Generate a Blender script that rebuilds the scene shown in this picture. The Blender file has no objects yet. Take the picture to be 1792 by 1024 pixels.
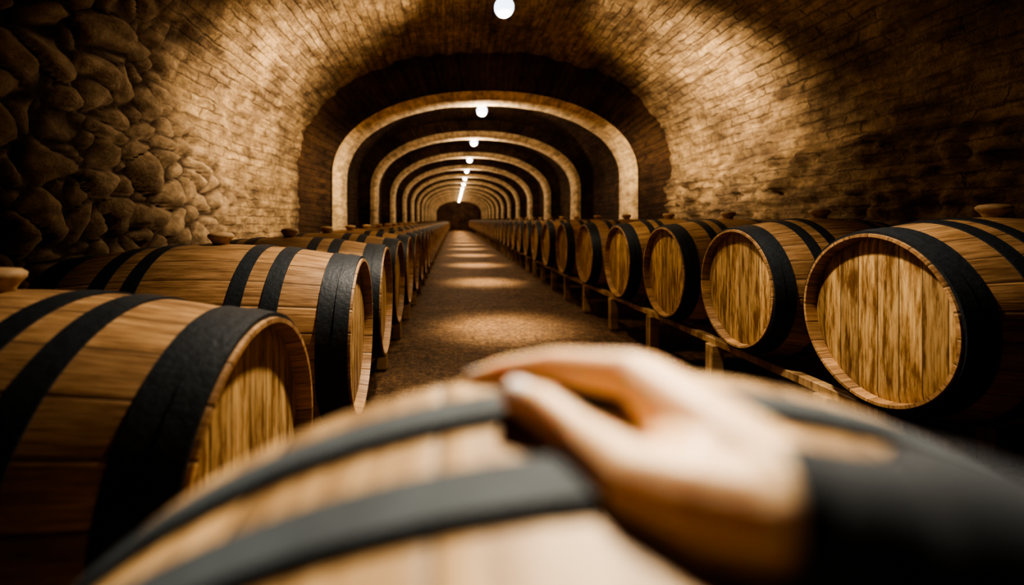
import bpy, bmesh, math, random
from mathutils import Vector, Matrix, noise
random.seed(4)
PI = math.pi
H = 1.0; F = 800.0; VX, VY = 795.0, 385.0
SC = bpy.context.scene; COL = SC.collection
def P(px, py, Y): return Vector(((px-VX)*Y/F, Y, H-(py-VY)*Y/F))
def lerp(a, b, t): return a+(b-a)*t
def sstep(a, b, x):
    t = max(0, min(1, (x-a)/(b-a))); return t*t*(3-2*t)

# ------------------------------------------------------------ materials
def newmat(name):
    m = bpy.data.materials.new(name); m.use_nodes = True
    nt = m.node_tree; nt.nodes.clear()
    o = nt.nodes.new('ShaderNodeOutputMaterial'); b = nt.nodes.new('ShaderNodeBsdfPrincipled')
    nt.links.new(b.outputs[0], o.inputs[0]); return m, nt, b
def N(nt, t, **k):
    n = nt.nodes.new(t)
    for a, v in k.items(): setattr(n, a, v)
    return n
def setin(nt, n, key, v):
    if isinstance(v, bpy.types.NodeSocket): nt.links.new(v, n.inputs[key])
    else: n.inputs[key].default_value = v
def M(nt, op, a, b=None, c=None):
    n = N(nt, 'ShaderNodeMath', operation=op); setin(nt, n, 0, a)
    if b is not None: setin(nt, n, 1, b)
    if c is not None: setin(nt, n, 2, c)
    return n.outputs[0]
def MIX(nt, f, a, b, mode='MIX'):
    n = N(nt, 'ShaderNodeMix', data_type='RGBA', blend_type=mode)
    setin(nt, n, 0, f)
    for i, v in ((6, a), (7, b)):
        if isinstance(v, tuple) and len(v) == 3: v = (*v, 1)
        setin(nt, n, i, v)
    return n.outputs[2]
def NOISE(nt, vec, scale, detail=4, rough=.55):
    n = N(nt, 'ShaderNodeTexNoise'); nt.links.new(vec, n.inputs['Vector'])
    n.inputs['Scale'].default_value = scale; n.inputs['Detail'].default_value = detail
    n.inputs['Roughness'].default_value = rough; return n.outputs[0]
def RAMP(nt, f, stops):
    n = N(nt, 'ShaderNodeValToRGB'); nt.links.new(f, n.inputs[0]); e = n.color_ramp.elements
    while len(e) < len(stops): e.new(.5)
    for x, (p, c) in zip(e, stops): x.position = p; x.color = (*c, 1)
    return n.outputs[0]
def BUMP(nt, h, strength, dist, b, prev=None):
    n = N(nt, 'ShaderNodeBump'); n.inputs['Strength'].default_value = strength
    n.inputs['Distance'].default_value = dist; nt.links.new(h, n.inputs['Height'])
    if prev: nt.links.new(prev, n.inputs['Normal'])
    nt.links.new(n.outputs[0], b.inputs['Normal']); return n.outputs[0]

def plank_mat(name, uvmode, c1, c2, c3, w=.085, stain=0.35, rough=.5, gapw=.035):
    m, nt, b = newmat(name)
    tc = N(nt, 'ShaderNodeTexCoord'); sp = N(nt, 'ShaderNodeSeparateXYZ')
    oi = N(nt, 'ShaderNodeObjectInfo')
    if uvmode:
        nt.links.new(tc.outputs['UV'], sp.inputs[0]); u, v = sp.outputs[0], sp.outputs[1]
    else:
        nt.links.new(tc.outputs['Object'], sp.inputs[0])
        u = M(nt, 'DIVIDE', sp.outputs[1], w); v = sp.outputs[2]
    fl = M(nt, 'FLOOR', u); fr = M(nt, 'FRACT', u)
    wn = N(nt, 'ShaderNodeTexWhiteNoise', noise_dimensions='2D')
    cb = N(nt, 'ShaderNodeCombineXYZ'); nt.links.new(fl, cb.inputs[0])
    nt.links.new(M(nt, 'MULTIPLY', oi.outputs['Random'], 37.0), cb.inputs[1]); nt.links.new(cb.outputs[0], wn.inputs[0])
    rnd = wn.outputs[0]
    g = N(nt, 'ShaderNodeCombineXYZ')
    nt.links.new(M(nt, 'MULTIPLY', u, 9.0), g.inputs[0])
    nt.links.new(M(nt, 'MULTIPLY', v, 6.0), g.inputs[1])
    nt.links.new(M(nt, 'ADD', M(nt, 'MULTIPLY', rnd, 50.0), M(nt, 'MULTIPLY', oi.outputs['Random'], 91.0)), g.inputs[2])
    gr = NOISE(nt, g.outputs[0], 1.3, 6, .65)
    g2 = N(nt, 'ShaderNodeCombineXYZ')
    nt.links.new(M(nt, 'MULTIPLY', u, 1.9), g2.inputs[0]); nt.links.new(M(nt, 'MULTIPLY', v, 3.6), g2.inputs[1])
    nt.links.new(M(nt, 'ADD', M(nt, 'MULTIPLY', rnd, 20.0), M(nt, 'MULTIPLY', oi.outputs['Random'], 53.0)), g2.inputs[2])
    bl = NOISE(nt, g2.outputs[0], 1.6, 4, .65)
    base = RAMP(nt, gr, [(.3, c3), (.5, c1), (.7, c2)])
    tone = RAMP(nt, rnd, [(0, (.62, .58, .52)), (1, (1.12, 1.08, 1.0))])
    base = MIX(nt, 1.0, base, tone, 'MULTIPLY')
    st = RAMP(nt, bl, [(.38, (.26, .17, .10)), (.56, (1, 1, 1))])
    base = MIX(nt, stain, base, st, 'MULTIPLY')
    edge = M(nt, 'MINIMUM', fr, M(nt, 'SUBTRACT', 1.0, fr))
    gap = M(nt, 'LESS_THAN', edge, gapw)
    base = MIX(nt, M(nt, 'MULTIPLY', gap, .8), base, tuple(x*.16 for x in c3))
    nt.links.new(base, b.inputs['Base Color'])
    b.inputs['Roughness'].default_value = rough
    p = BUMP(nt, M(nt, 'SMOOTH_MIN', edge, .07, .03), .6, .03, b)
    BUMP(nt, gr, .3, .004, b, p)
    return m
oak = plank_mat('oak_staves', True, (.45, .28, .145), (.62, .405, .235), (.23, .13, .065), stain=.4, gapw=.018)
oak_head = plank_mat('oak_head', False, (.60, .41, .205), (.76, .56, .31), (.33, .20, .09), w=.078, stain=.9, gapw=.022)
oak_big = plank_mat('oak_foreground', True, (.60, .42, .25), (.74, .54, .34), (.38, .24, .13), stain=.4, gapw=.02)
timber = plank_mat('rack_timber', False, (.48, .33, .18), (.58, .40, .23), (.24, .15, .08), w=.2, stain=.6, gapw=.0)

def simple(name, c, rough=.6, metal=0, bs=40, bstr=.2, bd=.003, var=.25):
    m, nt, b = newmat(name); tc = N(nt, 'ShaderNodeTexCoord')
    n = NOISE(nt, tc.outputs['Object'], bs, 5, .6)
    lo = tuple(x*(1-var) for x in c); hi = tuple(min(1, x*(1+var)) for x in c)
    nt.links.new(RAMP(nt, n, [(.3, lo), (.7, hi)]), b.inputs['Base Color'])
    b.inputs['Roughness'].default_value = rough; b.inputs['Metallic'].default_value = metal
    BUMP(nt, n, bstr, bd, b); return m
hoopm = simple('black_iron', (.022, .028, .035), .55, .2, 60, .5, .004)
hoopbig = simple('grey_iron', (.055, .070, .086), .8, 0, 30, .15, .002)
bungm = simple('bung_wood', (.52, .34, .18), .6)
cloth = simple('black_suit_cloth', (.020, .027, .038), .85, 0, 400, .3, .0006)
capm = simple('black_socket', (.02, .02, .02), .4)

def bulb_mat():
    m, nt, b = newmat('bulb_glow')
    tc = N(nt, 'ShaderNodeTexCoord'); n = NOISE(nt, tc.outputs['Object'], 3)
    nt.links.new(RAMP(nt, n, [(0, (.62, .78, 1)), (1, (.72, .86, 1))]), b.inputs['Emission Color'])
    b.inputs['Emission Strength'].default_value = 2.8; b.inputs['Base Color'].default_value = (.9, .9, .9, 1)
    return m
bulbm = bulb_mat()

def skin_mat():
    m, nt, b = newmat('skin'); tc = N(nt, 'ShaderNodeTexCoord')
    n = NOISE(nt, tc.outputs['Object'], 60, 4)
    nt.links.new(RAMP(nt, n, [(.3, (.92, .60, .37)), (.7, (.96, .68, .45))]), b.inputs['Base Color'])
    b.inputs['Roughness'].default_value = .5
    b.inputs['Subsurface Weight'].default_value = .4
    b.inputs['Subsurface Radius'].default_value = (1.0, .30, .06)
    b.inputs['Subsurface Scale'].default_value = .009
    BUMP(nt, NOISE(nt, tc.outputs['Object'], 500, 3), .15, .0006, b); return m
skinm = skin_mat(); nailm = simple('nail', (.97, .87, .84), .25, 0, 50, .05, .0005, .05)

def brick_mat(name, ca, cb, mort, bw=.26, bh=.075, strength=.8, cobble=False, patch=True, faint=0.0):
    m, nt, b = newmat(name); tc = N(nt, 'ShaderNodeTexCoord')
    geo = N(nt, 'ShaderNodeNewGeometry')
    pos = geo.outputs['Position']
    ns = N(nt, 'ShaderNodeTexNoise'); nt.links.new(pos, ns.inputs['Vector']); ns.inputs['Scale'].default_value = 4.5; ns.inputs['Detail'].default_value = 7; ns.inputs['Roughness'].default_value = .7
    off = N(nt, 'ShaderNodeVectorMath', operation='MULTIPLY_ADD')
    nt.links.new(ns.outputs['Color'], off.inputs[0]); off.inputs[1].default_value = (.20, .085, 0); nt.links.new(tc.outputs['UV'], off.inputs[2])
    br = N(nt, 'ShaderNodeTexBrick'); nt.links.new(off.outputs[0], br.inputs['Vector'])
    for k, v in (('Color1', (*ca, 1)), ('Color2', (*cb, 1)), ('Mortar', (*mort, 1))): br.inputs[k].default_value = v
    br.inputs['Scale'].default_value = 1; br.inputs['Brick Width'].default_value = bw; br.inputs['Row Height'].default_value = bh
    br.inputs['Mortar Size'].default_value = .014; br.inputs['Mortar Smooth'].default_value = 1.0
    wear = RAMP(nt, NOISE(nt, pos, 3.2, 6, .75), [(.40, (0, 0, 0)), (.60, (1, 1, 1))])
    col = MIX(nt, M(nt, 'MULTIPLY_ADD', wear, .6, .15), br.outputs['Color'], tuple((x+y)/2 for x, y in zip(ca, cb)))
    st = N(nt, 'ShaderNodeVectorMath', operation='MULTIPLY'); nt.links.new(off.outputs[0], st.inputs[0]); st.inputs[1].default_value = (2.6, 10, 1)
    crs = NOISE(nt, st.outputs[0], 1.0, 6, .68)
    col = MIX(nt, .7, col, RAMP(nt, crs, [(.38, (.36, .30, .25)), (.56, (1.12, 1.08, 1.02))]), 'MULTIPLY')
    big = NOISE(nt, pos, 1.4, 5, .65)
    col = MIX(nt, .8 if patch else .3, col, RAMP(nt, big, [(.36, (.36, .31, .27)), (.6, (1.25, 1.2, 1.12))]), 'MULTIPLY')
    fine = NOISE(nt, pos, 14, 9, .78)
    col = MIX(nt, .6 if patch else .3, col, RAMP(nt, fine, [(.36, (.36, .33, .30)), (.60, (1.14, 1.12, 1.08))]), 'MULTIPLY')
    jt = M(nt, 'MULTIPLY', M(nt, 'SUBTRACT', 1.0, br.outputs['Fac']), M(nt, 'SUBTRACT', 1.0, M(nt, 'MULTIPLY', wear, .8)))
    hgt = M(nt, 'ADD', M(nt, 'ADD', M(nt, 'MULTIPLY', jt, .6), M(nt, 'MULTIPLY', crs, 1.2)), M(nt, 'MULTIPLY', fine, 1.2))
    if cobble:
        at = N(nt, 'ShaderNodeAttribute', attribute_name='cobble')
        ht = N(nt, 'ShaderNodeAttribute', attribute_name='crown')
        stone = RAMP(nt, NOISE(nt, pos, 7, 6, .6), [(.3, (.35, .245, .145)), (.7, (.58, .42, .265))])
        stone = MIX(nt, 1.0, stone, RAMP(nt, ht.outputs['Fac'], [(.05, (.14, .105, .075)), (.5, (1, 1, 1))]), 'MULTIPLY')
        stone = MIX(nt, .55, stone, RAMP(nt, fine, [(.36, (.5, .46, .42)), (.60, (1.1, 1.1, 1.08))]), 'MULTIPLY')
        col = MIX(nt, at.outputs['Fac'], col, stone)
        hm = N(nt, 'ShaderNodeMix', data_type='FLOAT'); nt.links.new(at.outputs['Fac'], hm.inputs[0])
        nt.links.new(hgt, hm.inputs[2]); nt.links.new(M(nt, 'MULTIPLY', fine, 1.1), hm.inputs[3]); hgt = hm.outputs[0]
    nt.links.new(col, b.inputs['Base Color']); b.inputs['Roughness'].default_value = .85
    BUMP(nt, hgt, strength, .035, b); return m
wallm = brick_mat('worn_tan_stone', (.68, .52, .34), (.50, .365, .22), (.24, .17, .10), bw=.30, bh=.09, strength=1.0, cobble=True)
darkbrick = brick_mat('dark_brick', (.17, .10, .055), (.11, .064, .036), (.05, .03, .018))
archm = brick_mat('arch_plaster', (.86, .68, .44), (.82, .63, .40), (.70, .54, .34), bw=.3, bh=.1, strength=.12, patch=False, faint=1)

def floor_mat():
    m, nt, b = newmat('earth_floor'); geo = N(nt, 'ShaderNodeNewGeometry'); pos = geo.outputs['Position']
    a = NOISE(nt, pos, 28, 10, .88); c = NOISE(nt, pos, 1.8, 5, .65); d = NOISE(nt, pos, 9, 5, .65)
    col = RAMP(nt, a, [(.40, (.10, .047, .018)), (.5, (.32, .18, .08)), (.60, (.62, .40, .21))])
    col = MIX(nt, .6, col, RAMP(nt, c, [(.35, (.5, .45, .4)), (.65, (1.2, 1.12, 1))]), 'MULTIPLY')
    col = MIX(nt, .6, col, RAMP(nt, d, [(.35, (.5, .45, .4)), (.65, (1.2, 1.15, 1.1))]), 'MULTIPLY')
    nt.links.new(col, b.inputs['Base Color']); b.inputs['Roughness'].default_value = .7
    BUMP(nt, a, 1.0, .05, b); return m
floorm = floor_mat()

# ------------------------------------------------------------ object helpers
def link(name, bm, mats, parent=None, smooth=True, **props):
    me = bpy.data.meshes.new(name)
    bmesh.ops.recalc_face_normals(bm, faces=bm.faces) if props.pop('recalc', True) else None
    bm.to_mesh(me); bm.free()
    for m in (mats if isinstance(mats, list) else [mats]): me.materials.append(m)
    for p in me.polygons: p.use_smooth = smooth
    o = bpy.data.objects.new(name, me); COL.objects.link(o)
    if parent: o.parent = parent
    for k, v in props.items(): o[k] = v
    return o
def thing(name, label, cat, loc=(0, 0, 0), rz=0, group=None):
    o = bpy.data.objects.new(name, None); COL.objects.link(o); o.location = loc; o.rotation_euler = (0, 0, rz)
    o['label'] = label; o['category'] = cat
    if group: o['group'] = group
    o.empty_display_size = .1; return o
def box(bm, c, s, rot=None, bev=.004):
    r = bmesh.ops.create_cube(bm, size=1); vs = r['verts']
    for v in vs: v.co = Vector((v.co.x*s[0], v.co.y*s[1], v.co.z*s[2]))
    if bev:
        es = {e for v in vs for e in v.link_edges}
        r2 = bmesh.ops.bevel(bm, geom=list(es), offset=bev, segments=1, affect='EDGES'); vs = list({v for f in r2['faces'] for v in f.verts} | {v for v in vs if v.is_valid})
    for v in vs:
        if rot: v.co = rot @ v.co
        v.co += Vector(c)
def revolve(bm, prof, seg, zc, closed=True, uvN=24, mat=0):
    uvl = bm.loops.layers.uv.verify()
    rings = []
    for x, r in prof:
        rings.append([bm.verts.new((x, r*math.sin(2*PI*k/seg), zc+r*math.cos(2*PI*k/seg))) for k in range(seg)])
    n = len(prof)
    for i in range(n if closed else n-1):
        a, b = rings[i], rings[(i+1) % n]
        for k in range(seg):
            k2 = (k+1) % seg
            f = bm.faces.new((a[k], a[k2], b[k2], b[k])); f.material_index = mat
            vals = ((k, prof[i][0]), (k+1, prof[i][0]), (k+1, prof[(i+1) % n][0]), (k, prof[(i+1) % n][0]))
            for lp, (kk, x) in zip(f.loops, vals): lp[uvl].uv = (kk*uvN/seg, x)
def Rat(x, L, Rh, Rb): u = abs(x)/(L/2); return Rb-(Rb-Rh)*u**1.9
HOOPS = [(.27, .36), (.47, .57), (.80, .985)]
def barrel_parts(L, Rh, Rb, parent, zc, hoops=HOOPS, wood=oak, hoop=hoopm, seg=72, staves=24, bung=True, headm=oak_head, bside=0):
    bm = bmesh.new(); n = 20; prof = []
    for i in range(n+1):
        x = -L/2+L*i/n; prof.append((x, Rat(x, L, Rh, Rb)))
    t = .013; d = .035
    prof += [(L/2, Rh-t*.8), (L/2-d, Rh-t-.004), (L/2-d-.02, Rh-t-.004), (-L/2+d+.02, Rh-t-.004), (-L/2+d, Rh-t-.004), (-L/2, Rh-t*.8)]
    revolve(bm, prof, seg, zc, True, staves)
    o = link('staves', bm, wood, parent)
    mod = o.modifiers.new('es', 'EDGE_SPLIT'); mod.split_angle = math.radians(40)
    for s in (-1, 1):
        bm = bmesh.new(); r = Rh-t-.004; x0 = s*(L/2-d)
        revolve(bm, [(x0, .0005), (x0, r*.93), (x0-s*.006, r+.001), (x0-s*.018, r+.001), (x0-s*.018, .0005)], seg, zc, True)
        h = link('head', bm, headm, parent); mod = h.modifiers.new('es', 'EDGE_SPLIT'); mod.split_angle = math.radians(30)
    for s in (-1, 1):
        for u0, u1 in hoops:
            bm = bmesh.new(); th = .0045; pr = []
            xs = [s*(u0+(u1-u0)*k/3)*L/2 for k in range(4)]
            for x in xs: pr.append((x, Rat(x, L, Rh, Rb)+th))
            for x in reversed(xs): pr.append((x, Rat(x, L, Rh, Rb)+.0002))
            revolve(bm, pr, seg, zc, True)
            if u1 > .9 and u1-u0 > .12:
                x0, x1 = s*(u1-.085)*L/2, s*u1*L/2
                pr = [(x0, Rat(x0, L, Rh, Rb)+th), (x0, Rat(x0, L, Rh, Rb)+2*th), (x1, Rat(x1, L, Rh, Rb)+2*th), (x1, Rat(x1, L, Rh, Rb)+th)]
                revolve(bm, pr, seg, zc, True)
            h = link('hoop', bm, hoop, parent); mod = h.modifiers.new('es', 'EDGE_SPLIT'); mod.split_angle = math.radians(35)
    if bung:
        bm = bmesh.new(); z0 = zc+Rb-.006; pr = [(.001, 0), (.028, 0), (.030, .012), (.038, .024), (.046, .033), (.047, .042), (.038, .050), (.001, .055)]
        sg = 28; rings = [[bm.verts.new((r*math.cos(2*PI*k/sg), r*math.sin(2*PI*k/sg), z0+z)) for k in range(sg)] for r, z in pr]
        for a, b in zip(rings, rings[1:]):
            for k in range(sg): bm.faces.new((a[k], a[(k+1) % sg], b[(k+1) % sg], b[k]))
        bm.faces.new(rings[0]); bm.faces.new(rings[-1])
        link('bung', bm, bungm, parent)
def far_barrel(L, Rh, Rb):
    bm = bmesh.new(); sg = 28; zc = Rb
    prof = [(-L/2+L*i/10, Rat(-L/2+L*i/10, L, Rh, Rb)) for i in range(11)]
    prof += [(L/2, Rh-.02), (L/2-.03, Rh-.024), (-L/2+.03, Rh-.024), (-L/2, Rh-.02)]
    revolve(bm, prof, sg, zc, True, 24, 0)
    for s in (-1, 1):
        x0 = s*(L/2-.03); revolve(bm, [(x0, .001), (x0, Rh-.023), (x0-s*.01, Rh-.023), (x0-s*.01, .001)], sg, zc, True, 24, 2)
        for u0, u1 in HOOPS:
            xs = [s*u0*L/2, s*u1*L/2]
            revolve(bm, [(xs[0], Rat(xs[0], L, Rh, Rb)), (xs[0], Rat(xs[0], L, Rh, Rb)+.006), (xs[1], Rat(xs[1], L, Rh, Rb)+.006), (xs[1], Rat(xs[1], L, Rh, Rb))], sg, zc, True, 24, 1)
    bmesh.ops.create_cone(bm, cap_ends=True, segments=12, radius1=.03, radius2=.046, depth=.05, matrix=Matrix.Translation((0, 0, 2*Rb+.02)))
    me = bpy.data.meshes.new('far_wine_barrel'); bmesh.ops.recalc_face_normals(bm, faces=bm.faces); bm.to_mesh(me); bm.free()
    for m in (oak, hoopm, oak_head): me.materials.append(m)
    for p in me.polygons: p.use_smooth = False
    return me
def dup(root, loc, rz, label):
    r = root.copy(); COL.objects.link(r); r.location = loc; r.rotation_euler = (0, 0, rz); r['label'] = label
    for ch in list(root.children):
        c = ch.copy(); COL.objects.link(c); c.parent = r
    return r

# ------------------------------------------------------------ barrel rows
ORD = ['nearest', 'second', 'third', 'fourth', 'fifth', 'sixth', 'seventh', 'eighth', 'ninth', 'tenth', 'eleventh', 'twelfth', 'thirteenth', 'fourteenth']
YEND = 41.0
def row(side):
    Rh, Rb = .30, .36
    if side == 'right':
        L = .90; cz = H-.35; yaws = []
        pts = [(1.475, 1.63), (1.435, 2.36), (1.40, 3.09), (1.37, 3.88), (1.34, 4.75), (1.32, 5.65)]
        while pts[-1][1] < YEND-.9: pts.append((1.30, pts[-1][1]+.9))
    else:
        L = 1.10; cz = H-.455; yaws = [0, 3, 2]
        pts = [(-.38, .93), (-.36, 1.81), (-.38, 2.60), (-.40, 3.40)]
        while pts[-1][1] < YEND-.8: pts.append((-.40, pts[-1][1]+.78))
    grp = 'wine barrels in the %s row' % side
    first = None; fm = far_barrel(L, Rh, Rb)
    for i, (xf, yf) in enumerate(pts):
        s = 1 if side == 'right' else -1
        yaw = math.radians(yaws[i]) if i < len(yaws) else 0
        dz = -.05 if (side == 'left' and i == 0) else 0
        c = Vector((xf+s*L/2*math.cos(yaw), yf+s*L/2*math.sin(yaw), cz-Rb+dz))
        if i < len(ORD):
            if i == 0: lab = ('oak barrel closest to the camera on the right, full round head showing' if side == 'right' else 'oak barrel closest to the camera on the left, cut by the frame edge')
            else: lab = '%s oak wine barrel from the camera in the %s row beside the aisle' % (ORD[i], side)
            if first is None:
                first = thing('wine_barrel', lab, 'barrel', c, yaw, grp); barrel_parts(L, Rh, Rb, first, Rb); o = first
            else: o = dup(first, c, yaw, lab)
        else:
            o = bpy.data.objects.new('wine_barrel', fm); COL.objects.link(o); o.location = c; o.rotation_euler = (0, 0, yaw)
            o['label'] = 'small distant oak barrel near the far end of the %s row' % side; o['category'] = 'barrel'; o['group'] = grp+', distant'
    zt = cz-.338
    if side == 'right': path = [(1.565, 1.42, zt+.002), (1.44, 5.6, zt), (1.44, YEND, zt)]; back = .68
    else: path = [(-.50, .55, zt-.05), (-.50, 1.2, zt-.05), (-.50, 1.46, zt), (-.50, YEND, zt)]; back = -.88
    for off, nm in ((0, 'aisle side'), (back, 'wall side')):
        rk = thing('barrel_rail', 'low timber rail on short posts under the %s barrel row, %s' % (side, nm), 'rail', (path[0][0]+off, path[0][1], 0))
        o0 = Vector((path[0][0]+off, path[0][1], 0))
        bm = bmesh.new()
        for (xa, ya, z1), (xb, yb, z2) in zip(path, path[1:]):
            d = Vector((xb-xa, yb-ya, z2-z1)); mid = Vector(((xa+xb)/2+off, (ya+yb)/2, (z1+z2)/2-.02))-o0
            box(bm, mid, (.05, d.length+.01, .04), d.to_track_quat('Y', 'Z').to_matrix())
        link('rail', bm, timber, rk, smooth=False)
        y = 1.88 if side == 'right' else .75
        while y < (30 if off == 0 else 8):
            for (xa, ya, z1), (xb, yb, z2) in zip(path, path[1:]):
                if ya <= y <= yb: t = (y-ya)/(yb-ya); x = xa+(xb-xa)*t; z = z1+(z2-z1)*t
            bm = bmesh.new(); hh = z-.035; box(bm, Vector((x+off-.014*(1 if off > 0 or side == 'right' else -1), y, hh/2))-o0, (.07, .075, hh))
            link('post', bm, timber, rk, smooth=False)
            y += .78 if off == 0 else 1.56
row('right'); row('left')

# ------------------------------------------------------------ foreground barrel
p = math.radians(10); L0, RH0, RB0 = .50, .43, .44
top = Vector((.090, .265, H-.086))
cen = top + Vector((0, math.sin(p), -math.cos(p)))*RH0 - Vector((0, math.cos(p), math.sin(p)))*(L0/2)
fb = thing('wine_barrel', 'large blurred oak barrel in the foreground under the resting hand', 'barrel', cen)
xa = Vector((0, math.cos(p), math.sin(p))); za = Vector((0, -math.sin(p), math.cos(p))); ya = za.cross(xa)
fb.rotation_euler = Matrix((xa, ya, za)).transposed().to_euler()
barrel_parts(L0, RH0, RB0, fb, 0, hoops=[(.15, .25), (.57, .67), (.81, .89)], wood=oak_big, hoop=hoopbig, seg=180, staves=28, bung=False)
ck = thing('wooden_chock', 'wooden chock wedged under the large foreground barrel', 'chock', (.090, .37, 0))
bm = bmesh.new(); box(bm, (0, 0, .022), (.64, .06, .044)); link('block', bm, timber, ck, smooth=False)
for s in (-1, 1):
    bm = bmesh.new(); box(bm, (s*.28, 0, .07), (.06, .055, .05)); link('wedge', bm, timber, ck, smooth=False)

# ------------------------------------------------------------ room
CX = .42
def profile(W, zs, ht, n, res):
    pts = []
    k = max(2, int(zs/res))
    for i in range(k): pts.append((-W, zs*i/k))
    m = max(12, int((W*PI*.95)/res))
    for i in range(m+1):
        a = PI-PI*i/m; c, s_ = math.cos(a), math.sin(a)
        pts.append((W*math.copysign(abs(c)**(2/n), c), zs+(ht-zs)*abs(s_)**(2/n)))
    for i in range(k): pts.append((W, zs-zs*(i+1)/k))
    out = []; s = 0
    for i, (x, z) in enumerate(pts):
        a = pts[max(0, i-1)]; b = pts[min(len(pts)-1, i+1)]
        t = Vector((b[0]-a[0], b[1]-a[1])).normalized()
        if i: s += math.hypot(x-pts[i-1][0], z-pts[i-1][1])
        out.append((x+CX, z, t.y, -t.x, s))
    return out
def disp(x, y, z, side):
    d = (noise.fractal(Vector((x, y, z))*1.3, 1, 2, 3))*.05 + noise.noise(Vector((x*2, y*2, z*5))*2.2)*.03 + noise.noise(Vector((x*4, y*4, z*10))*2.0)*.016
    cob = 0; crown = 1
    if x < CX and y < 5.0:
        zt = 4.15-max(0, z-1.3)*1.10+noise.noise(Vector((y, z, 3))*2)*.35
        cob = sstep(-.50, .35, zt-y)*sstep(2.95, 2.5, z)
        if cob > 0:
            q = Vector((y*4.3, z*5.5, 0)); q += Vector((noise.noise(q*.6), noise.noise(q*.6+Vector((9, 2, 1))), 0))*.5
            dist, _ = noise.voronoi(Vector((q.x, q.y, 0)))
            e = dist[1]-dist[0]
            crown = sstep(0, .32, e)
            d = lerp(d, d-.05+.075*crown**.7+.045*sstep(.1, .9, e)+noise.fractal(q*1.3, 1, 2, 4)*.016, cob)
    if side > 0:
        w = sstep(1.62, 1.56, z+noise.noise(Vector((y*1.1, 0, 7)))*.14)
        q = Vector((y*2.6+noise.noise(Vector((y, z*3, 2)))*.5, z*8.0, 0)); dist, _ = noise.voronoi(q)
        d += w*(.07+.05*sstep(0, .4, dist[1]-dist[0])+noise.fractal(Vector((y, z*1.6, 1))*7, 1, 2, 4)*.05)
    return d, cob, crown
def shell(parts, prof, ys, mat, dfun):
    for name, i0, i1 in parts:
        bm = bmesh.new(); uvl = bm.loops.layers.uv.verify(); cl = bm.verts.layers.float.new('cobble'); kl = bm.verts.layers.float.new('crown'); g = []
        for y in ys:
            r = []
            for i in range(i0, i1+1):
                x, z, nx, nz, s = prof[i]
                side = -1 if x < CX else 1
                if z > 2.7: side = 0
                d, c, k = dfun(x, y, z, side)
                v = bm.verts.new((x+nx*d, y, z+nz*d)); v[cl] = c; v[kl] = k; r.append(v)
            g.append(r)
        for a in range(len(ys)-1):
            for b in range(i1-i0):
                f = bm.faces.new((g[a][b], g[a+1][b], g[a+1][b+1], g[a][b+1]))
                sv = ((ys[a], prof[i0+b][4]), (ys[a+1], prof[i0+b][4]), (ys[a+1], prof[i0+b+1][4]), (ys[a], prof[i0+b+1][4]))
                for lp, uv in zip(f.loops, sv): lp[uvl].uv = uv
        link(name, bm, mat, kind='structure', recalc=False)
def split(prof, zs):
    i0 = next(i for i, q in enumerate(prof) if q[1] >= zs-.001); i1 = max(i for i, q in enumerate(prof) if q[1] >= zs-.001)
    return i0, i1
W1, ZS1, HT1 = 2.56, 1.75, 3.30
pr1 = profile(W1, ZS1, HT1, 2.15, .025)
ys = [-2+.25*i for i in range(12)] + [1+.025*i for i in range(int((6.3-1)/.025)+1)] + [6.32]
i0, i1 = split(pr1, ZS1)
shell([('wall_left', 0, i0), ('ceiling', i0, i1), ('wall_right', i1, len(pr1)-1)], pr1, ys, wallm, disp)
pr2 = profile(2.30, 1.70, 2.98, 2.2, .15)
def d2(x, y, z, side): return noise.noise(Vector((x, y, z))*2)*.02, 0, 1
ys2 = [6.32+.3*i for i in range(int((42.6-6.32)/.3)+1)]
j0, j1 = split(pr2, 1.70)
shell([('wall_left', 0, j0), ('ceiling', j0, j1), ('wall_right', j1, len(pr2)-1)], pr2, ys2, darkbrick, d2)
def ring(name, inner, outer, y0, y1, mat):
    bm = bmesh.new(); uvl = bm.loops.layers.uv.verify(); n = len(inner)
    R = []
    for q, o in zip(inner, outer):
        jj = noise.noise(Vector((q[0]*3, y0, q[1]*3)))*.012
        dx, dz = o[0]-q[0], o[1]-q[1]; l = math.hypot(dx, dz); ux, uz = dx/l, dz/l; c = .03
        R.append([bm.verts.new(v) for v in ((o[0], y0, o[1]), (q[0]+ux*(c+jj), y0+jj, q[1]+uz*(c+jj)), (q[0]+ux*jj, y0+c, q[1]+uz*jj), (q[0]+ux*jj, y1-c, q[1]+uz*jj), (q[0]+ux*c, y1, q[1]+uz*c), (o[0], y1, o[1]))])
    us = [0, .2, .24, .24+(y1-y0), .28+(y1-y0), .5+(y1-y0)]
    for a in range(n-1):
        for k in range(5):
            f = bm.faces.new((R[a][k], R[a+1][k], R[a+1][k+1], R[a][k+1]))
            for lp, uv in zip(f.loops, ((us[k], inner[a][4]), (us[k], inner[a+1][4]), (us[k+1], inner[a+1][4]), (us[k+1], inner[a][4]))): lp[uvl].uv = uv
    return link(name, bm, mat, kind='structure', smooth=True)
def rprof(W, zs, ht, n=2.15, m=72, k=8):
    pts = [(-W, zs*i/k) for i in range(k)]
    for i in range(m+1):
        a = PI-PI*i/m; c, s_ = math.cos(a), math.sin(a)
        pts.append((W*math.copysign(abs(c)**(2/n), c), zs+(ht-zs)*abs(s_)**(2/n)))
    pts += [(W, zs-zs*(i+1)/k) for i in range(k)]
    out = []; s = 0
    for i, (x, z) in enumerate(pts):
        if i: s += math.hypot(x-pts[i-1][0], z-pts[i-1][1])
        out.append((x+CX, z, 0, 0, s))
    return out
in_, mid_, out_, o2_ = rprof(1.985, 1.60, 2.66), rprof(2.08, 1.61, 2.76), rprof(2.75, 1.80, 3.50), rprof(2.42, 1.72, 3.06)
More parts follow.
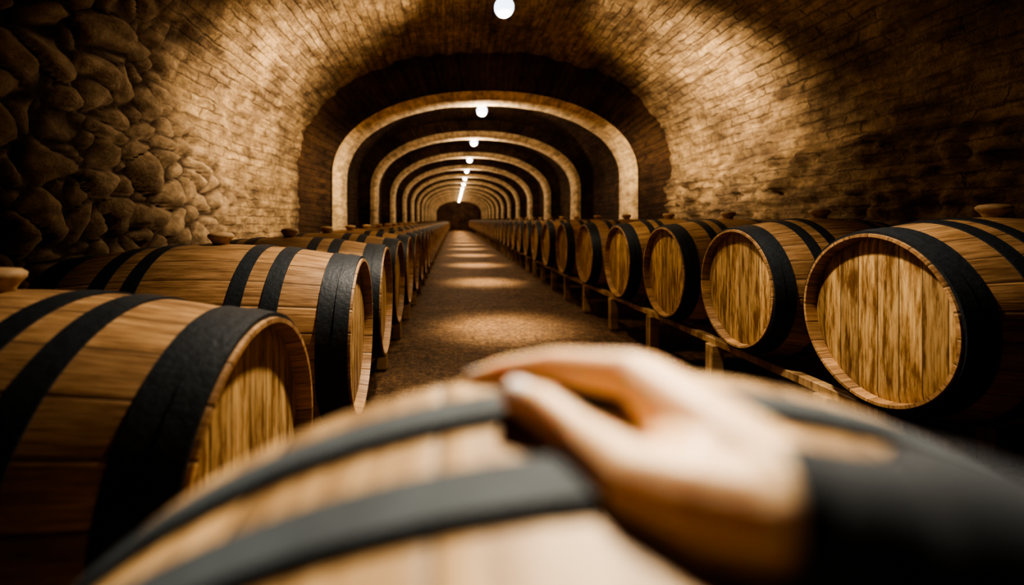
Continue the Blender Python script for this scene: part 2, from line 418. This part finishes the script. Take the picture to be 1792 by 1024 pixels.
ring('wall_back', mid_, out_, 6.25, 6.60, darkbrick)
AY = [6.22+2.8*i for i in range(13)]
for i, y in enumerate(AY):
    ring('trim_%d' % (i+1), in_, mid_, y, y+.48, archm)
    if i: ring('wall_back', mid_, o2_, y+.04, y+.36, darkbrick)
def plane_wall(name, y, mat):
    bm = bmesh.new(); uvl = bm.loops.layers.uv.verify(); n = 14
    g = [[bm.verts.new((-2.6+6.0*i/n, y+noise.noise(Vector((i, j, y)))*.01, 3.5*j/n)) for i in range(n+1)] for j in range(n+1)]
    for j in range(n):
        for i in range(n):
            f = bm.faces.new((g[j][i], g[j][i+1], g[j+1][i+1], g[j+1][i]))
            for lp in f.loops: lp[uvl].uv = (lp.vert.co.x, lp.vert.co.z)
    link(name, bm, mat, kind='structure')
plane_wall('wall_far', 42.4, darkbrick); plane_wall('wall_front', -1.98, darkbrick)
bm = bmesh.new()
xs = [-2.5+.06*i for i in range(98)]; yf = [-2.0+.3*i for i in range(10)]+[1+.06*i for i in range(120)]+[8.2+.5*i for i in range(70)]
g = []
for y in yf:
    r = []
    for x in xs:
        aisle = sstep(-.55, -.35, x)*sstep(1.5, 1.25, x+noise.noise(Vector((y*1.3, 0, 0)))*.18)*sstep(.4, .9, y)
        z = noise.noise(Vector((x, y, 0))*2.2)*.012+noise.noise(Vector((x, y, 4))*9)*.008-.022+.02*aisle
        r.append(bm.verts.new((x, y, min(z, 0.012))))
    g.append(r)
for a in range(len(yf)-1):
    for b in range(len(xs)-1): bm.faces.new((g[a][b], g[a][b+1], g[a+1][b+1], g[a+1][b]))
link('floor', bm, floorm, kind='structure')

# ------------------------------------------------------------ lamps and added fill spots
def lathe_z(bm, prof, sg=24):
    rings = [[bm.verts.new((r*math.cos(2*PI*k/sg), r*math.sin(2*PI*k/sg), z)) for k in range(sg)] for r, z in prof]
    for a, b in zip(rings, rings[1:]):
        for k in range(sg): bm.faces.new((a[k], a[(k+1) % sg], b[(k+1) % sg], b[k]))
    bm.faces.new(rings[0]); bm.faces.new(rings[-1])
def lamp_parts(t, cordlen):
    bm = bmesh.new(); R = .085
    lathe_z(bm, [(.002, -.075-R)]+[(R*math.sin(a), -.075-R*math.cos(a)) for a in [PI*k/14 for k in range(1, 12)]]+[(.03, -.01)])
    link('bulb', bm, bulbm, t)
    bm = bmesh.new(); lathe_z(bm, [(.032, -.02), (.036, .0), (.034, .05), (.02, .07), (.006, .08)]); link('socket', bm, capm, t)
    bm = bmesh.new(); lathe_z(bm, [(.005, .075), (.005, .08+cordlen)], 8); link('cord', bm, capm, t)
def light(kind, name, loc, energy, col, **k):
    d = bpy.data.lights.new(name, kind); d.energy = energy; d.color = col
    for a, v in k.items(): setattr(d, a, v)
    o = bpy.data.objects.new(name, d); COL.objects.link(o); o.location = loc; return o
def aim(o, tgt): o.rotation_euler = (Vector(tgt)-o.location).to_track_quat('-Z', 'Y').to_euler()
WARM = (1, .81, .57)
LY = [3.85, 6.95]+[9.75+2.8*i for i in range(12)]
LORD = ['nearest big', 'second', 'third', 'fourth', 'fifth', 'sixth']
for i, y in enumerate(LY):
    zb = H+(1.79 if i == 0 else 1.66); ct = 3.30 if i == 0 else 2.97
    lab = ('%s glowing white bulb hanging on the vault centre line' % LORD[i]) if i < 6 else 'tiny distant glowing bulb in the line of ceiling lamps'
    t = thing('pendant_bulb', lab, 'lamp', (CX, y, zb+.075), 0, 'hanging bulbs along the vault')
    lamp_parts(t, max(.05, ct-(zb+.155)))
    light('POINT', 'glow_light', (CX, y, zb-.18), 9 if i == 0 else 54, WARM, shadow_soft_size=.04)
    light('SPOT', 'pool_light', (CX+.06, y+.4, zb-.42), 1150 if i == 0 else 900, (1, .83, .58), spot_size=math.radians(36), spot_blend=1.0, shadow_soft_size=.25)
for tgt, e, a in (((-2.14, 4.75, 1.75), 720, 72), ((-1.5, 4.6, 2.95), 220, 72), ((2.98, 5.0, 2.1), 760, 56), ((2.3, 4.9, 2.85), 150, 58),
                  ((-2.14, 3.4, 1.6), 130, 52), ((2.98, 4.2, 1.4), 150, 46), ((-1.6, 6.2, 1.5), 330, 32), ((2.45, 6.2, 1.6), 420, 32)):
    s = light('SPOT', 'wall_fill', (CX, 3.85, 2.50), e, WARM, spot_size=math.radians(a), spot_blend=1.0, shadow_soft_size=.08); aim(s, tgt)  # unseen spots added at the first bulb to brighten walls, vault and arch legs
s = light('SPOT', 'barrel_fill', (CX, 3.6, 2.5), 95, WARM, spot_size=math.radians(115), spot_blend=.8, shadow_soft_size=.06); aim(s, (CX, 3.4, 0))  # unseen wide spot added near the first bulb to brighten the barrels
s = light('SPOT', 'near_light', (.42, 2.0, 2.85), 500, (1, .85, .66), spot_size=math.radians(86), spot_blend=.9, shadow_soft_size=.08); aim(s, (.42, 1.55, .6))
s = light('SPOT', 'hand_fill', (.30, 1.15, 2.2), 230, (1, .85, .64), spot_size=math.radians(38), spot_blend=1.0, shadow_soft_size=.04); aim(s, (.15, .19, .91))  # extra unseen spot, added to brighten the hand and foreground barrel

# ------------------------------------------------------------ hand
def blob(bm, c, r): bmesh.ops.create_icosphere(bm, subdivisions=2, radius=r, matrix=Matrix.Translation(c))
def chain(bm, pts):
    for (a, ra), (b, rb) in zip(pts, pts[1:]):
        n = max(2, int((b-a).length/.0025))
        for i in range(n+1): t = i/n; blob(bm, a.lerp(b, t), lerp(ra, rb, t))
per = thing('person', 'right hand in a black suit sleeve resting on the foreground barrel rim', 'person', tuple(P(1180, 800, .18)))
per_off = P(1180, 800, .18)
bm = bmesh.new()
wrist = P(1420, 905, .138); fore = P(1620, 990, .125)
idx = [(P(1108, 658, .215), .0115), (P(972, 642, .245), .0095), (P(885, 651, .262), .0080), (P(828, 668, .268), .0067)]
mid = [(P(1135, 656, .240), .0110), (P(1020, 642, .280), .0086), (P(948, 664, .300), .0077), (P(905, 725, .303), .0066)]
rin = [(P(1162, 672, .260), .0104), (P(1068, 657, .300), .0082), (P(1004, 690, .316), .0073), (P(968, 740, .314), .0063)]
pin = [(P(1192, 698, .272), .0094), (P(1120, 687, .304), .0072), (P(1072, 715, .314), .0065), (P(1050, 750, .310), .0057)]
for f in (idx, mid, rin, pin):
    chain(bm, f); chain(bm, [(wrist, .0184), (wrist.lerp(f[0][0], .5), .0160), f[0]])
chain(bm, [(fore, .020), (wrist, .0184)])
chain(bm, [(idx[0][0], .0108), (mid[0][0], .0106), (rin[0][0], .0102), (pin[0][0], .0092)])
th = [(P(1330, 905, .142), .0175), (P(1225, 886, .150), .0182), (P(1115, 848, .162), .0145), (P(1015, 766, .188), .0104), (P(950, 714, .208), .0099), (P(904, 694, .218), .0082)]
chain(bm, th)
chain(bm, [(P(1240, 840, .157), .0160), (P(1185, 775, .180), .0122), (P(1150, 712, .203), .0106)])
for v in bm.verts: v.co -= per_off
me = bpy.data.meshes.new('tmp'); bm.to_mesh(me); bm.free()
tmp = bpy.data.objects.new('tmp', me); COL.objects.link(tmp)
r = tmp.modifiers.new('r', 'REMESH'); r.mode = 'VOXEL'; r.voxel_size = .0012
sm = tmp.modifiers.new('s', 'SMOOTH'); sm.iterations = 5; sm.factor = .5
dg = bpy.context.evaluated_depsgraph_get(); hm = bpy.data.meshes.new_from_object(tmp.evaluated_get(dg))
bpy.data.objects.remove(tmp); hm.materials.clear(); hm.materials.append(skinm)
for q in hm.polygons: q.use_smooth = True
hand = bpy.data.objects.new('hand', hm); COL.objects.link(hand); hand.parent = per
def nail(c, ax, up, w, l):
    bm = bmesh.new(); ax = ax.normalized(); up = (up-ax*up.dot(ax)).normalized(); sd = ax.cross(up)
    n = 8; g = []
    for i in range(n+1):
        r = []
        for j in range(n+1):
            a = -1+2*i/n; b = -1+2*j/n
            k = math.sqrt(max(0, 1-b*b*.55)) if a > 0 else 1
            q = c+ax*(l*a*k)+sd*(w*b)-up*(.35*w*b*b) ; r.append(bm.verts.new(q-per_off))
        g.append(r)
    for i in range(n):
        for j in range(n): bm.faces.new((g[i][j], g[i+1][j], g[i+1][j+1], g[i][j+1]))
    o = link('fingernail', bm, nailm, per); m = o.modifiers.new('s', 'SOLIDIFY'); m.thickness = .0006
a, b = th[-2][0], th[-1][0]
nail(b.lerp(a, .25)+Vector((-.1, -.45, .85)).normalized()*.0086, b-a, Vector((-.1, -.45, .85)), .0060, .0078)
a, b = idx[-2][0], idx[-1][0]
nail(b.lerp(a, .2)+Vector((-.2, .35, .9)).normalized()*.0067, b-a, Vector((-.2, .35, .9)), .0048, .0058)
def sleeve():
    pts = [(P(1350, 908, .142), .0226), (P(1430, 933, .138), .0254), (P(1570, 990, .128), .0305), (P(1760, 1058, .118), .036), (Vector((.19, .09, .880)), .042), (Vector((.30, .02, .86)), .050), (Vector((.38, -.10, .88)), .056), (Vector((.36, -.28, 1.02)), .062), (Vector((.32, -.42, 1.18)), .070)]
    path = []
    for i in range(len(pts)-1):
        p0 = pts[max(0, i-1)]; p1 = pts[i]; p2 = pts[i+1]; p3 = pts[min(len(pts)-1, i+2)]
        for k in range(12):
            t = k/12
            c = .5*((2*p1[0])+(p2[0]-p0[0])*t+(2*p0[0]-5*p1[0]+4*p2[0]-p3[0])*t*t+(3*p1[0]-p0[0]-3*p2[0]+p3[0])*t**3)
            path.append((c, lerp(p1[1], p2[1], t)))
    path.append(pts[-1])
    bm = bmesh.new(); sg = 48; rings = []; s = 0
    for i, (c, r) in enumerate(path):
        tn = (path[min(i+1, len(path)-1)][0]-path[max(i-1, 0)][0]).normalized()
        up = Vector((0, 0, 1)); sd = tn.cross(up).normalized(); up = sd.cross(tn)
        if i: s += (c-path[i-1][0]).length
        rg = []
        for k in range(sg):
            a = 2*PI*k/sg
            w = 1+.08*noise.noise(Vector((s*34+math.sin(a)*1.1, math.cos(a)*1.4, 2)))*sstep(0, .02, s)+.045*math.sin(s*170+2.5*math.sin(a))*sstep(.02, .04, s)
            rg.append(bm.verts.new(c+(sd*math.cos(a)+up*math.sin(a))*r*w-per_off))
        rings.append(rg)
    for a, b in zip(rings, rings[1:]):
        for k in range(sg): bm.faces.new((a[k], a[(k+1) % sg], b[(k+1) % sg], b[k]))
    o = link('jacket_sleeve', bm, cloth, per); m = o.modifiers.new('s', 'SOLIDIFY'); m.thickness = .002; m.offset = -1
sleeve()

# ------------------------------------------------------------ world, camera
w = bpy.data.worlds.new('World'); SC.world = w; w.use_nodes = True
w.node_tree.nodes['Background'].inputs[0].default_value = (.5, .35, .2, 1); w.node_tree.nodes['Background'].inputs[1].default_value = .003
cd = bpy.data.cameras.new('Camera'); cam = bpy.data.objects.new('Camera', cd); COL.objects.link(cam)
cam.location = (0, 0, H); cam.rotation_euler = (PI/2, 0, 0)
cd.sensor_width = 36; cd.lens = F/1792*36; cd.shift_x = (896-VX)/1792; cd.shift_y = -(512-VY)/1792
cd.clip_start = .01; cd.dof.use_dof = True; cd.dof.focus_distance = 1.85; cd.dof.aperture_fstop = 1.4
SC.camera = cam
try:
    SC.view_settings.view_transform = 'AgX'; SC.view_settings.look = 'AgX - High Contrast'
except Exception as ex: print(ex)
